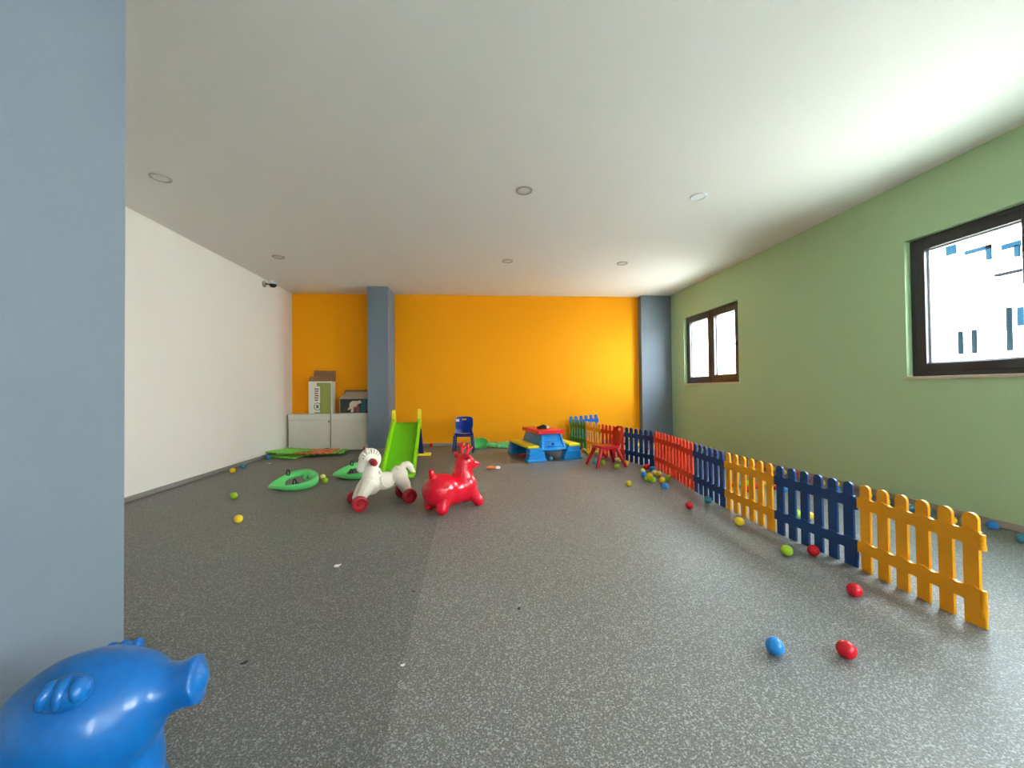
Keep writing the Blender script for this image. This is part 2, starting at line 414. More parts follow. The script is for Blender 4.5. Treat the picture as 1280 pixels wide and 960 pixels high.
on_facade('balcony_slab', [(4.5, 7.8, 3.28, 3.35, .12)], SLABD)
building(14, 15.0, 32, 7.6, (5.6,), 6, 'overexposed white building seen through the far window', (1.2, 1.0), 2)

# ------------------------------------------------------------------ ceiling fittings
RIM = plastic('downlight_rim', srgb(176, 170, 160), .45)
names = {0: 'left column', 1: 'middle column', 2: 'column nearest the windows'}
for j, y in enumerate((3.515, 5.475)):
    for i, x in enumerate((-2.64, .445, 2.115)):
        lab = 'round recessed ceiling downlight, %s of its row, %s' % (('left one', 'middle one', 'one nearest the windows')[i], ('row nearer the camera', 'row nearer the orange wall')[j])
        t = thing('ceiling_downlight', lab, 'downlight', (x, y, H), group='recessed ceiling downlights')
        bm = new(); lathe(bm, [(.056, .0), (.056, -.006), (.068, -.011), (.076, -.008), (.078, 0)]); obj('trim_ring', bm, RIM if not (i == 2 and j == 0) else PVCW, t)  # near ring by the windows is white to imitate light it reflects
        bm = new(); lathe(bm, [(.0001, -.004), (.05, -.004), (.057, -.003), (.057, 0)]); obj('diffuser', bm, DIFF, t)
t = thing('security_camera', 'small white security camera with black dome high on the left wall', 'camera', (XL, 6.55, 2.78))
bm = new(); lathe(bm, [(.05, 0), (.05, .018), (.03, .03)], axis='x'); obj('mount', bm, RIM, t)
bm = new(); tube(bm, [(.02, 0, 0), (.09, 0, .0), (.12, 0, .01)], .014); obj('arm', bm, METAL, t)
bm = new(); lathe(bm, [(.02, .055), (.052, .045), (.06, .02), (.06, -.005)], (.14, 0, 0)); obj('housing', bm, PVCW, t)
bm = new(); lathe(bm, [(.055, -.003), (.05, -.03), (.03, -.05), (.0001, -.057)], (.14, 0, 0)); obj('dome', bm, BLACK, t)

# ------------------------------------------------------------------ picket fence panels
FL = .582
def picket_outline(x, w, z0, z1):
    pts = [(x-w/2, z0), (x+w/2, z0), (x+w/2, z1-w*.5)]
    for k in range(1, 8): a = PI*k/8; pts.append((x+w/2*math.cos(a), z1-w*.5+w*.5*math.sin(a)))
    pts.append((x-w/2, z1-w*.5)); return pts
def rail_outline(z0, z1, amp):
    n = 48; top = []; bot = []
    for k in range(n+1):
        x = .003+.562*k/n; c = .5+.5*math.cos(2*PI*(x-.046)/.0965)
        top.append((x, z1-amp*(1-c))); bot.append((x, z0+amp*.25*(1-c)))
    return bot+top[::-1]
def fence_meshes():
    d = []
    for k in range(6):
        bm = new(); prism(bm, picket_outline(.046+.0965*k, .057, 0.0, .487), -.007, .007); bevel_all(bm, .004, 2, 50); d.append(('picket', bm))
    for nm, z0, z1 in (('top_rail', .345, .422), ('bottom_rail', .097, .172)):
        bm = new(); prism(bm, rail_outline(z0, z1, .014), -.013, .004); bevel_all(bm, .003, 1, 50); d.append((nm, bm))
    for z0, z1 in ((.335, .405), (.05, .165)):
        bm = new(); n = 3
        for q in range(n):
            za = z0+(z1-z0)*q/n; zb = z0+(z1-z0)*(q+1)/n-.002
            cyl(bm, (.571, -.004, za), (.571, -.004, zb), .0095+.002*(q == 0), seg=14)
        box(bm, (.545, -.011, z0), (.566, .004, z1), .003, 1)
        d.append(('connector', bm))
    bm = new(); box(bm, (.552, -.006, 0), (.577, .006, .11), .003, 1); d.append(('foot', bm))
    return d
FENCE_ME = []
def make_fence(mat, label, loc, rz, rot=None):
    t = thing('fence_panel', label, 'fence panel', loc, rz, 'plastic picket fence panels', rot)
    if not FENCE_ME:
        for nm, bm in fence_meshes():
            o = obj(nm, bm, mat, t, angle=35); FENCE_ME.append((nm, o.data))
    else:
        cache = MATME.setdefault(mat.name, [])
        if not cache:
            for nm, me in FENCE_ME:
                m2 = me.copy(); m2.materials.clear(); m2.materials.append(mat); cache.append((nm, m2))
        for nm, me in cache: link(bpy.data.objects.new(nm, me), t)
    return t
MATME = {}
# joints of the fence from its free end near the camera to the orange wall
J = [(2.163, 1.49), (2.179, 2.072), (2.139, 2.652), (2.147, 3.234), (2.196, 3.814), (2.282, 4.39), (2.321, 4.971), (2.131, 5.521), (1.966, 6.079), (1.882, 6.655), (1.734, 7.218)]
FP = [(P_YEL, 'orange-yellow picket fence panel at the free near end of the fence'),
      (P_NAVY, 'navy blue picket fence panel next to the free orange-yellow end panel'),
      (P_YEL, 'orange-yellow picket fence panel between two navy panels'),
      (P_NAVY, 'navy blue picket fence panel between the orange-yellow and bright red panels'),
      (P_RED, 'nearer of the two bright red picket panels in the middle of the fence'),
      (P_RED, 'farther of the two bright red picket panels in the middle of the fence'),
      (P_NAVY, 'navy blue picket fence panel farthest along the fence, just past the red chair'),
      (P_RED, 'red picket fence panel standing behind the red chair'),
      (P_YEL, 'orange-yellow picket fence panel between the green and the red chair panel'),
      (P_GRN, 'green picket fence panel at the far end near the orange wall')]
for k, (m, lab) in enumerate(FP):
    a, b = Vector(J[k+1]), Vector(J[k]); d = b-a
    make_fence(m, lab, (a.x, a.y, .001), math.atan2(d.y, d.x))
make_fence(P_BLU, 'bright blue picket fence panel standing behind the green one against the orange wall', (1.78, 7.42, .035), 0, (R(4), R(-4), R(-3)))
# panels lying flat, stacked by the white cabinets
def flat(mat, label, loc, deg, tilt=0): make_fence(mat, label, loc, 0, (R(-90+tilt), 0, R(deg)))
def lying(mat, label, x, y, z, deg, tx=0, ty=0):
    t = make_fence(mat, label, (x, y, z), 0)
    t.rotation_euler = (Matrix.Rotation(R(deg), 3, 'Z') @ Matrix.Rotation(R(ty), 3, 'Y') @ Matrix.Rotation(R(90+tx), 3, 'X')).to_euler()
lying(P_LGRN, 'light green picket panel lying flat at the bottom of the pile, by the cabinets', -3.18, 7.06, .0165, -28)
lying(P_ORG, 'orange picket panel lying flat on top of the pile, near the white cabinets', -2.93, 6.97, .066, -2, 0, 0)
lying(P_LGRN, 'light green picket panel lying flat under the orange one, right of the pile', -2.83, 7.0, .0412, 8, 0)
lying(P_LGRN, 'light green picket panel lying flat on the left side, topmost of the green ones', -3.2, 7.04, .0908, -30, 0)

# ------------------------------------------------------------------ white cabinets and cartons
def cabinet(x0, x1, label):
    t = thing('low_cabinet', label, 'cabinet', ((x0+x1)/2, 7.36, 0), group='low white cabinets by the orange wall')
    w = (x1-x0)/2; d0, d1 = -.135, .14
    bm = new(); box(bm, (-w, d0+.018, .0), (w, d1, .632), .003, 1); obj('carcass', bm, BOARD, t, smooth=False)
    bm = new(); box(bm, (-w+.004, d0, .006), (w-.004, d0+.016, .55), .003, 1); obj('front_panel', bm, BOARD, t, smooth=False)
    bm = new(); box(bm, (-w, d0, .556), (w, d1, .65), .003, 1); obj('top', bm, BOARD, t, smooth=False)
    return t
cl = cabinet(-3.325, -2.612, 'low white cabinet in the orange alcove, left one, under the tall carton')
bm = new(); box(bm, (.325, -.139, .5), (.352, -.134, .53), .002, 1); box(bm, (.27, -.15, .03), (.33, -.134, .045), .003, 1); obj('latch', bm, METAL, cl, smooth=False)
cabinet(-2.598, -1.905, 'low white cabinet in the orange alcove, right one, beside the grey pillar')
t = thing('cardboard_carton', 'tall narrow carton with green and white print and open brown top flaps', 'box', (-2.79, 7.35, .652), R(2))
bm = new(); w, d, hh = .2, .1, .58
box(bm, (-w, -d, 0), (-w+.006, d, hh)); box(bm, (w-.006, -d, 0), (w, d, hh)); box(bm, (-w, -d, 0), (w, -d+.006, hh)); box(bm, (-w, d-.006, 0), (w, d, hh)); box(bm, (-w, -d, 0), (w, d, .006))
obj('carton_body', bm, PAPER, t, smooth=False)
bm = new(); hexa(bm, [(-w+.01, d-.006, hh), (w, d-.006, hh), (w, d, hh), (-w+.01, d, hh), (-w+.02, d+.02, hh+.21), (w, d+.02, hh+.2), (w, d+.026, hh+.2), (-w+.02, d+.026, hh+.21)]); obj('back_flap', bm, CARD, t, smooth=False)
bm = new(); hexa(bm, [(-w, -d, hh), (w, -d, hh), (w, -d+.006, hh), (-w, -d+.006, hh), (-w, -d+.06, hh+.085), (w, -d+.04, hh+.06), (w, -d+.05, hh+.065), (-w, -d+.07, hh+.09)]); obj('front_flap', bm, CARD, t, smooth=False)
OLIVE = plastic('print_olive', srgb(150, 160, 80), .6); PBRN = plastic('print_brown', srgb(150, 100, 50), .6); PAQ = plastic('print_green', srgb(90, 120, 90), .6)
bm = new()
box(bm, (-.005, -d-.002, .005), (w-.02, -d-.0005, .555)); box(bm, (-.06, -d-.002, .49), (0, -d-.0005, .555)); obj('green_print', bm, OLIVE, t, smooth=False)
bm = new()
for k in range(6):
    z = .46-k*.04; prism(bm, [(-.1+.01*(k % 2), z), (-.03, z-.006), (-.02-.012*(k % 3), z-.028), (-.095, z-.024)], -d-.003, -d-.001)
obj('lettering', bm, PBRN, t, smooth=False)
bm = new(); ring_tube(bm, [(-.05+.055*math.cos(2*PI*k/20), -d-.001, .13+.065*math.sin(2*PI*k/20)) for k in range(20)], .006, 6); box(bm, (-.07, -d-.002, .1), (-.03, -d-.0005, .16)); box(bm, (-.1, -d-.002, .012), (-.01, -d-.0005, .028)); obj('picture_print', bm, PAQ, t, smooth=False)
t = thing('cardboard_carton', 'squat grey carton with a dark printed picture on its front, by the pillar', 'box', (-2.19, 7.36, .652), R(-1))
w, d, hh = .27, .1, .275
bm = new(); box(bm, (-w, -d, 0), (w, d, hh)); obj('carton_body', bm, CARDG, t, smooth=False)
bm = new(); hexa(bm, [(-w, -d, hh), (w, -d, hh), (w, -d+.006, hh), (-w, -d+.006, hh), (-w+.05, d, hh+.11), (w, d, hh+.11), (w, d+.006, hh+.105), (-w+.05, d+.006, hh+.105)]); obj('top_flap', bm, CARDG, t, smooth=False)
bm = new(); hexa(bm, [(-w, d-.004, hh), (w, d-.004, hh), (w, d, hh), (-w, d, hh), (-w+.02, d+.012, hh+.15), (w, d+.012, hh+.15), (w, d+.018, hh+.15), (-w+.02, d+.018, hh+.15)]); obj('back_flap', bm, CARD, t, smooth=False)
PD = plastic('print_dark', srgb(44, 52, 44), .55); PT = plastic('print_teal', srgb(40, 96, 116), .55); PR = plastic('print_rose', srgb(150, 80, 86), .55); PC = plastic('print_cream', srgb(214, 200, 176), .55)
bm = new(); box(bm, (-w+.012, -d-.002, .01), (w-.012, -d-.0005, hh-.015)); pp = obj('printed_picture', bm, PD, t, smooth=False)
bm = new(); prism(bm, [(-.1, .12), (-.09, .19), (-.04, .225), (.04, .22), (.1, .235), (.12, .19), (.05, .16), (0, .1), (-.03, .02), (-.08, .02), (-.06, .08), (-.13, .06)], -d-.0035, -d-.002); obj('cream_shape', bm, PC, pp, smooth=False)
bm = new(); prism(bm, [(.02, .015), (.01, .1), (.05, .17), (.08, .1), (.075, .015)], -d-.0045, -d-.003); prism(bm, [(-.03, .03), (-.02, .12), (.0, .12), (.0, .03)], -d-.0045, -d-.003); obj('rose_shape', bm, PR, pp, smooth=False)
bm = new(); prism(bm, [(.09, .012), (.1, .12), (.14, .25), (.2, .25), (.22, .1), (.17, .012)], -d-.004, -d-.0025); obj('teal_shape', bm, PT, pp, smooth=False)

# ------------------------------------------------------------------ slide
def make_slide():
    A, B = Vector((-.965, 4.82, 0)), Vector((-1.055, 6.02, 0)); ax = (B-A); Ls = ax.length
    t = thing('toy_slide', 'small lime green slide with yellow handles and blue ladder', 'slide', A, math.atan2(ax.y, ax.x)-PI/2)
    W = .165
    def zc(y):  # chute height along its run
        s = y/Ls
        return .05+.02*s if s < .08 else .0516+(.575-.0516)*min(1, (s-.08)/.86)
    N = 24; bm = new(); prev = None
    for k in range(N+1):
        y = Ls*k/N; z = zc(y)
        row = [bm.verts.new((sx*W, y, zz)) for sx, zz in ((-1, z), (1, z), (1, z-.02), (-1, z-.02))]
        if prev:
            for i in range(4): bm.faces.new((prev[i], prev[(i+1) % 4], row[(i+1) % 4], row[i]))
        else: bm.faces.new(row[::-1])
        prev = row
    bm.faces.new(prev); obj('chute', bm, LIMED, t)
    for s in (-1, 1):
        bm = new(); prev = None
        for k in range(N+1):
            y = Ls*k/N; z = zc(y); h = .075 if k > 1 else .045
            x0, x1 = s*W*.99, s*(W+.042)
            row = [bm.verts.new(p) for p in ((x0, y, z-.02), (x1, y, z-.035), (x1, y, z+h), (s*(W+.012), y, z+h+.012), (x0, y, z+h*.8))]
            if prev:
                for i in range(5): bm.faces.new((prev[i], prev[(i+1) % 5], row[(i+1) % 5], row[i]))
            else: bm.faces.new(row)
            prev = row
        bm.faces.new(prev); bevel_all(bm, .005, 2, 40); obj('side_rail', bm, LIME, t)
        # yellow grab handle: tall loop at the top
        bm = new()
        x = s*(W+.02); y0 = Ls-.12
        pts = [(y0, .60), (y0+.015, .69), (y0+.05, .755), (y0+.1, .77), (y0+.15, .72), (y0+.175, .6), (y0+.19, .5), (y0+.1, .47), (y0+.02, .5)]
        prism(bm, pts, x-.024, x+.024, 'x'); bevel_all(bm, .012, 3, 30); obj('handle', bm, YELLOW, t)
        bm = new()
        hexa(bm, [(s*(W-.02), Ls+.36, .03), (s*(W+.05), Ls+.36, .03), (s*(W+.05), Ls+.47, .03), (s*(W-.02), Ls+.47, .03),
                  (s*(W-.0), Ls+.0, .56), (s*(W+.035), Ls+.0, .56), (s*(W+.035), Ls+.07, .56), (s*(W-.0), Ls+.07, .56)], .008); obj('ladder_rail', bm, NAVY, t)
    for k in range(3):
        f = (k+.7)/3.4; y = Ls+.4*(1-f)+.02; z = .03+.53*f
        bm = new(); box(bm, (-W, y, z), (W, y+.09, z+.025), .006); box(bm, (-W, y+.075, z-.08), (W, y+.09, z), .004); obj('step', bm, SKY if k == 0 else NAVY, t)
    bm = new(); box(bm, (-W-.17, Ls+.34, 0), (W+.17, Ls+.46, .04), .012, 3); obj('base_bar', bm, YELLOW, t)
    bm = new(); box(bm, (-W-.03, -.02, 0), (W+.03, .1, .035), .008, 2); obj('front_foot', bm, LIME, t)
make_slide()

# ------------------------------------------------------------------ chairs
def make_blue_chair():
    t = thing('child_chair', 'small blue plastic child chair facing the camera before the orange wall', 'chair', (-.235, 6.74, 0), R(-2), 'plastic child chairs')
    # local: front is -y
    bm = new(); pts = []
    nx, ny = 10, 8; W, D = .16, .15
    grid = [[None]*(ny+1) for _ in range(nx+1)]
    for i in range(nx+1):
        for j in range(ny+1):
            u = -1+2*i/nx; v = -1+2*j/ny
            r = 1-.06*abs(u*v)**3
            z = .295+.012*u*u-.01*(v < -.5)*(abs(v)-.5)*3-.006*(1-u*u)
            grid[i][j] = bm.verts.new((u*W*r, v*D*r, z))
    for i in range(nx):
        for j in range(ny): bm.faces.new((grid[i][j], grid[i+1][j], grid[i+1][j+1], grid[i][j+1]))
    bmesh.ops.solidify(bm, geom=list(bm.faces), thickness=.016)
    bevel_all(bm, .004, 2, 60); obj('seat', bm, CHAIRB, t)
    # backrest with grip slot, curved
    bm = new(); cols = 16; rows = 14; W = .155
    vs = {}
    def P(i, j):
        if (i, j) not in vs:
            u = -1+2*i/cols; v = j/rows
            half = W*(1-.10*math.exp(-((v-.22)/.16)**2))*(1-.10*max(0, v-.85)/.15)
            z = .30+.285*v - .014*(u*u*u*u)*(v > .9)
            y = .135+.055*v-.025*(1-u*u)*0+.0-.035*u*u*.8
            vs[i, j] = bm.verts.new((u*half, y, z))
        return vs[i, j]
    for i in range(cols):
        for j in range(rows):
            if 6 <= i <= 9 and j == 11: continue
            bm.faces.new((P(i, j), P(i+1, j), P(i+1, j+1), P(i, j+1)))
    bmesh.ops.solidify(bm, geom=list(bm.faces), thickness=.014); bevel_all(bm, .003, 2, 60); obj('backrest', bm, CHAIRB, t)
    bm = new(); prism(bm, [(-.145, .50), (-.085, .50), (-.085, .545), (-.145, .545)], .145, .1475); 
    for v in bm.verts: v.co.y += (v.co.z-.5)*.19-.012*0
    obj('sticker', bm, PAPER, t, smooth=False)['label'] = 'white sticker on the blue backrest'
    for sx in (-1, 1):
        for sy, y0, y1 in ((-1, -.125, -.155), (1, .125, .165)):
            bm = new(); hexa(bm, [(sx*.165-.017, y1-.02, 0), (sx*.165+.017, y1-.02, 0), (sx*.165+.017, y1+.02, 0), (sx*.165-.017, y1+.02, 0),
                                  (sx*.142-.022, y0-.024, .288), (sx*.142+.022, y0-.024, .288), (sx*.142+.022, y0+.024, .288), (sx*.142-.022, y0+.024, .288)], .006); obj('leg', bm, LEGBLUE, t)
    bm = new(); box(bm, (-.15, -.14, .265), (.15, -.12, .29), .006); box(bm, (-.15, .11, .265), (.15, .13, .29), .006); obj('apron', bm, LEGBLUE, t)
make_blue_chair()
def make_red_chair():
    t = thing('child_chair', 'small red plastic child chair with splayed legs facing left by the fence', 'chair', (1.735, 5.19, 0), R(188), 'plastic child chairs')
    # local: front is +x
    bm = new(); n = 24; top = []
    for k in range(n):
        a = 2*PI*k/n; c, s = math.cos(a), math.sin(a)
        e = .45; x = .165*math.copysign(abs(c)**e, c); y = (.15+.0*x)*math.copysign(abs(s)**e, s)
        top.append((x, y))
    prism(bm, top, .255, .28, 'z')
    for v in bm.verts: v.co.z += .01*(v.co.x/.165 > .8) - .012*(abs(v.co.x) < .1)
    bevel_all(bm, .006, 2, 40); obj('seat', bm, CHAIRR, t)
    # backrest: panel in the y-z plane with round hole, leaning backwards
    bm = new(); out = []
    def half(v): return .125 - .035*math.exp(-((v-.1)/.1)**2) 
    N = 20; hole = [(.032*math.cos(2*PI*k/16), .235+.022*math.sin(2*PI*k/16)) for k in range(16)]
    right = []
    for k in range(N+1):
        v = k/N; right.append((half(v)*(1 if v < .82 else math.sqrt(max(0.02, 1-((v-.82)/.2)**2))), .28*v))
    outl = right+[(-x, z) for x, z in right[::-1]]
    A = [bm.verts.new((0, y, z)) for y, z in outl]; Bv = [bm.verts.new((0, y, z)) for y, z in hole]
    ea = [bm.edges.new((A[i], A[(i+1) % len(A)])) for i in range(len(A))]; eb = [bm.edges.new((Bv[i], Bv[(i+1) % 16])) for i in range(16)]
    bmesh.ops.triangle_fill(bm, edges=ea+eb, use_beauty=True)
    bmesh.ops.solidify(bm, geom=list(bm.faces), thickness=.016)
    for v in bm.verts:
        y, z = v.co.y, v.co.z; v.co = (-.145+v.co.x-.075*z/.28+.9*y*y, y, z+.255)
    obj('backrest', bm, CHAIRR, t, angle=50)
    for sx, x0, x1 in ((1, .11, .205), (-1, -.11, -.205)):
        for sy in (-1, 1):
            y0, y1 = sy*.10, sy*.165
            bm = new(); tube(bm, [(x0, y0, .25), (x1, y1, .016)], [.027, .02], 12); obj('leg', bm, CHAIRR, t)
make_red_chair()

# ------------------------------------------------------------------ picnic table
def make_table():
    t = thing('picnic_table', 'child picnic table with red top, sky blue base and yellow benches', 'table', (1.03, 6.13, 0), R(13))
    bm = new()
    pts = [(-.215, -.36), (.215, -.36), (.215, .36), (-.215, .36)]
    prism(bm, pts, .38, .432, 'z'); bevel_all(bm, .012, 3, 40); obj('table_top', bm, REDTOP, t)
    bm = new(); hexa(bm, [(-.22, -.42, .16), (.22, -.42, .16), (.22, .42, .16), (-.22, .42, .16), (-.155, -.31, .387), (.155, -.31, .387), (.155, .31, .387), (-.155, .31, .387)], .012, 3)
    # moulded recess frames on the ends
    for s in (-1, 1):
        for (x0, z0, x1, z1) in ((-.2, .17, -.165, .37), (.165, .17, .2, .37), (-.2, .155, .2, .19), (-.1, .2, .1, .21), (-.1, .275, .1, .285)):
            zt = lambda z: s*(.42-(z-.16)*.11/.227)
            hexa(bm, [(x0, zt(z0)-.024, z0), (x1, zt(z0)-.024, z0), (x1, zt(z0)+.024, z0), (x0, zt(z0)+.024, z0), (x0*.78, zt(z1)-.024, z1), (x1*.78, zt(z1)-.024, z1), (x1*.78, zt(z1)+.024, z1), (x0*.78, zt(z1)+.024, z1)], .005)
    obj('pedestal', bm, SKY, t)
    for s in (-1, 1):
        bm = new(); cyl(bm, (0, s*.385, .235), (0, s*.402, .235), .02, .018, 16); obj('plug', bm, NAVY, t)
    for s in (-1, 1):
        for e in (-1, 1):
            y = e*.41
            bm = new()
            prism(bm, [(s*.15, .03), (s*.42, .03), (s*.40, .1), (s*.40, .17), (s*.41, .19), (s*.2, .19), (s*.2, .16), (s*.17, .1)], y-.07, y+.07)
            bevel_all(bm, .01, 2, 25)
            box(bm, (min(s*.14, s*.44), y-.08, 0), (max(s*.14, s*.44), y+.08, .035), .01, 2)
            box(bm, (min(s*.17, s*.41), y-.078, .115), (max(s*.17, s*.41), y+.078, .135), .006, 1)
            obj('foot', bm, SKY, t)
        bm = new(); box(bm, (min(s*.24, s*.42), -.45, .19), (max(s*.24, s*.42), .45, .228), .014, 3)
        obj('bench', bm, YELLOW, t)
        bm = new(); box(bm, (min(s*.27, s*.39), -.34, .165), (max(s*.27, s*.39), .34, .192), .006, 2); obj('bench_beam', bm, NAVY, t)
    return t
make_table()
t = thing('toy_vehicle', 'small dark green toy vehicle with a pale round nose on the red table', 'toy', (1.03, 6.03, .43), R(-8))
DGREEN = plastic('dark_green_plastic', srgb(48, 56, 36), .4)
bm = new(); tube(bm, [(-.1, 0, .02), (-.05, 0, .03), (.03, 0, .032)], [.012, .024, .028]); box(bm, (-.09, -.03, 0), (.05, .03, .02), .006); obj('body', bm, DGREEN, t)
bm = new(); tube(bm, [(.035, 0, .032), (.065, 0, .03)], [.026, .022]); obj('nose', bm, PAPER, t)
bm = new(); ell(bm, (-.01, 0, .057), (.03, .018, .012), sub=2); obj('canopy', bm, BLACK, t)

# ------------------------------------------------------------------ green rockers
def make_rocker():
    t = thing('rocker_shell', 'green', 'rocker toy', (0, 0, 0), 0, 'green plastic rocker shells')
    N = 64
    def outer(a):  # teardrop, nose at -x
        x = .32*math.cos(a); f = (1+math.cos(a))/2
        return x, .25*math.sin(a)*(.30+.78*f**.55)
    def inner(a):
        c, s_ = math.cos(a), math.sin(a)
        return .045+.155*math.copysign(abs(c)**.75, c), .16*math.copysign(abs(s_)**.75, s_)*(.92+.12*c)
    bm = new(); rings = []
    for k in range(N):
        a = 2*PI*k/N; ox, oy = outer(a); ix, iy = inner(a); c = math.cos(a); s = abs(math.sin(a))
        rim = .036+.052*((1+c)/2)+.014*s
        low = .008+.03*max(0, -c)**2
        prof = [(.96, low), (1.03, rim*.45), (1.0, rim*.85), (.88, rim), (.6, rim-.004), (.25, rim*.72), (.04, rim*.55), (0, rim*.4), (.03, .02), (.3, .012), (.8, .004)]
        rings.append([bm.verts.new((ix+(ox-ix)*q, iy+(oy-iy)*q, z)) for q, z in prof])
    m = len(rings[0])
    for k in range(N):
        A, B = rings[k], rings[(k+1) % N]
        for i in range(m): bm.faces.new((A[i], A[(i+1) % m], B[(i+1) % m], B[i]))
    o = obj('shell', bm, GREENT, t, angle=80)
    for s in (-1, 1):
        bm = new(); c = Vector((-.045 if s > 0 else -.02, s*.16, .085))
        ring_tube(bm, [c+Vector((.012*math.cos(2*PI*k/18)*1.6, 0, .034*math.sin(2*PI*k/18))) for k in range(18)], .008, 8); obj('grip', bm, BLACK, t)
    for s in (-1, 1):
        bm = new(); box(bm, (.13, min(s*.05, s*.12), .015), (.185, max(s*.05, s*.12), .06), .012, 2); obj('footrest', bm, GREENT, t)
    return t
rk = make_rocker()
rk.scale = (.75, .92, 1.0); rk.location = (-1.995, 4.465, .042); rk.rotation_euler = (R(11), R(-3), R(32)); rk['label'] = 'green teardrop rocker shell with black grips and a small blue toy inside'
r2 = copy_tree(rk); r2.location = (-1.50, 4.93, .042); r2.rotation_euler = (R(11), R(-3), R(12)); r2['label'] = 'green rocker shell with black grips, partly hidden behind the white toy horse'
t = thing('toy_rocker', 'green plastic bowl-ended toy part lying by the orange wall right of the blue chair', 'rocker toy', (.25, 7.1, 0), R(-2))
bm = new(); N = 28; rings = []
for r, d in ((.055, .105), (.1, .085), (.122, .04), (.13, 0), (.138, .002), (.132, .045), (.108, .098), (.06, .12)):
    rings.append([bm.verts.new((r*1.05*math.cos(2*PI*k/N), d, r*.8*math.sin(2*PI*k/N))) for k in range(N)])
for A, B in zip(rings, rings[1:]):
    for k in range(N): bm.faces.new((A[k], A[(k+1) % N], B[(k+1) % N], B[k]))
bm.faces.new(rings[0]); bm.faces.new(rings[-1][::-1])
bmesh.ops.transform(bm, matrix=Matrix.Translation((-.2, -.06, .098)) @ Matrix.Rotation(R(-34), 4, 'X'), verts=bm.verts)
obj('bowl', bm, GREENT, t, angle=80)
bm = new(); hexa(bm, [(-.1, -.06, .035), (.12, -.07, .012), (.12, .08, .012), (-.1, .05, .035), (-.1, -.05, .085), (.12, -.06, .06), (.12, .08, .07), (-.1, .05, .1)], .014, 3)
hexa(bm, [(.1, -.1, .0), (.3, -.09, .0), (.3, .1, .0), (.1, .1, .0), (.1, -.09, .06), (.29, -.06, .075), (.29, .1, .1), (.1, .1, .09)], .016, 3)
obj('arm', bm, GREENT, t)
for x, y in ((.14, -.09), (.27, .02)):
    bm = new(); cyl(bm, (x, y-.014, .05), (x, y-.026, .05), .02, .016, 14); obj('plug', bm, PAPER, t)
# -- tiny toy
t = thing('toy_car', 'tiny blue toy lying in the opening of the nearest green rocker shell', 'toy', (-1.96, 4.5, 0), R(30))
bm = new(); box(bm, (-.035, -.02, .008), (.035, .02, .03), .006); box(bm, (-.02, -.017, .028), (.018, .017, .05), .006); obj('body', bm, CHAIRB, t)
for sx in (-1, 1):
    for sy in (-1, 1):
        bm = new(); cyl(bm, (sx*.021, sy*.017, .011), (sx*.021, sy*.024, .011), .011, seg=14); obj('wheel', bm, BLACK, t)

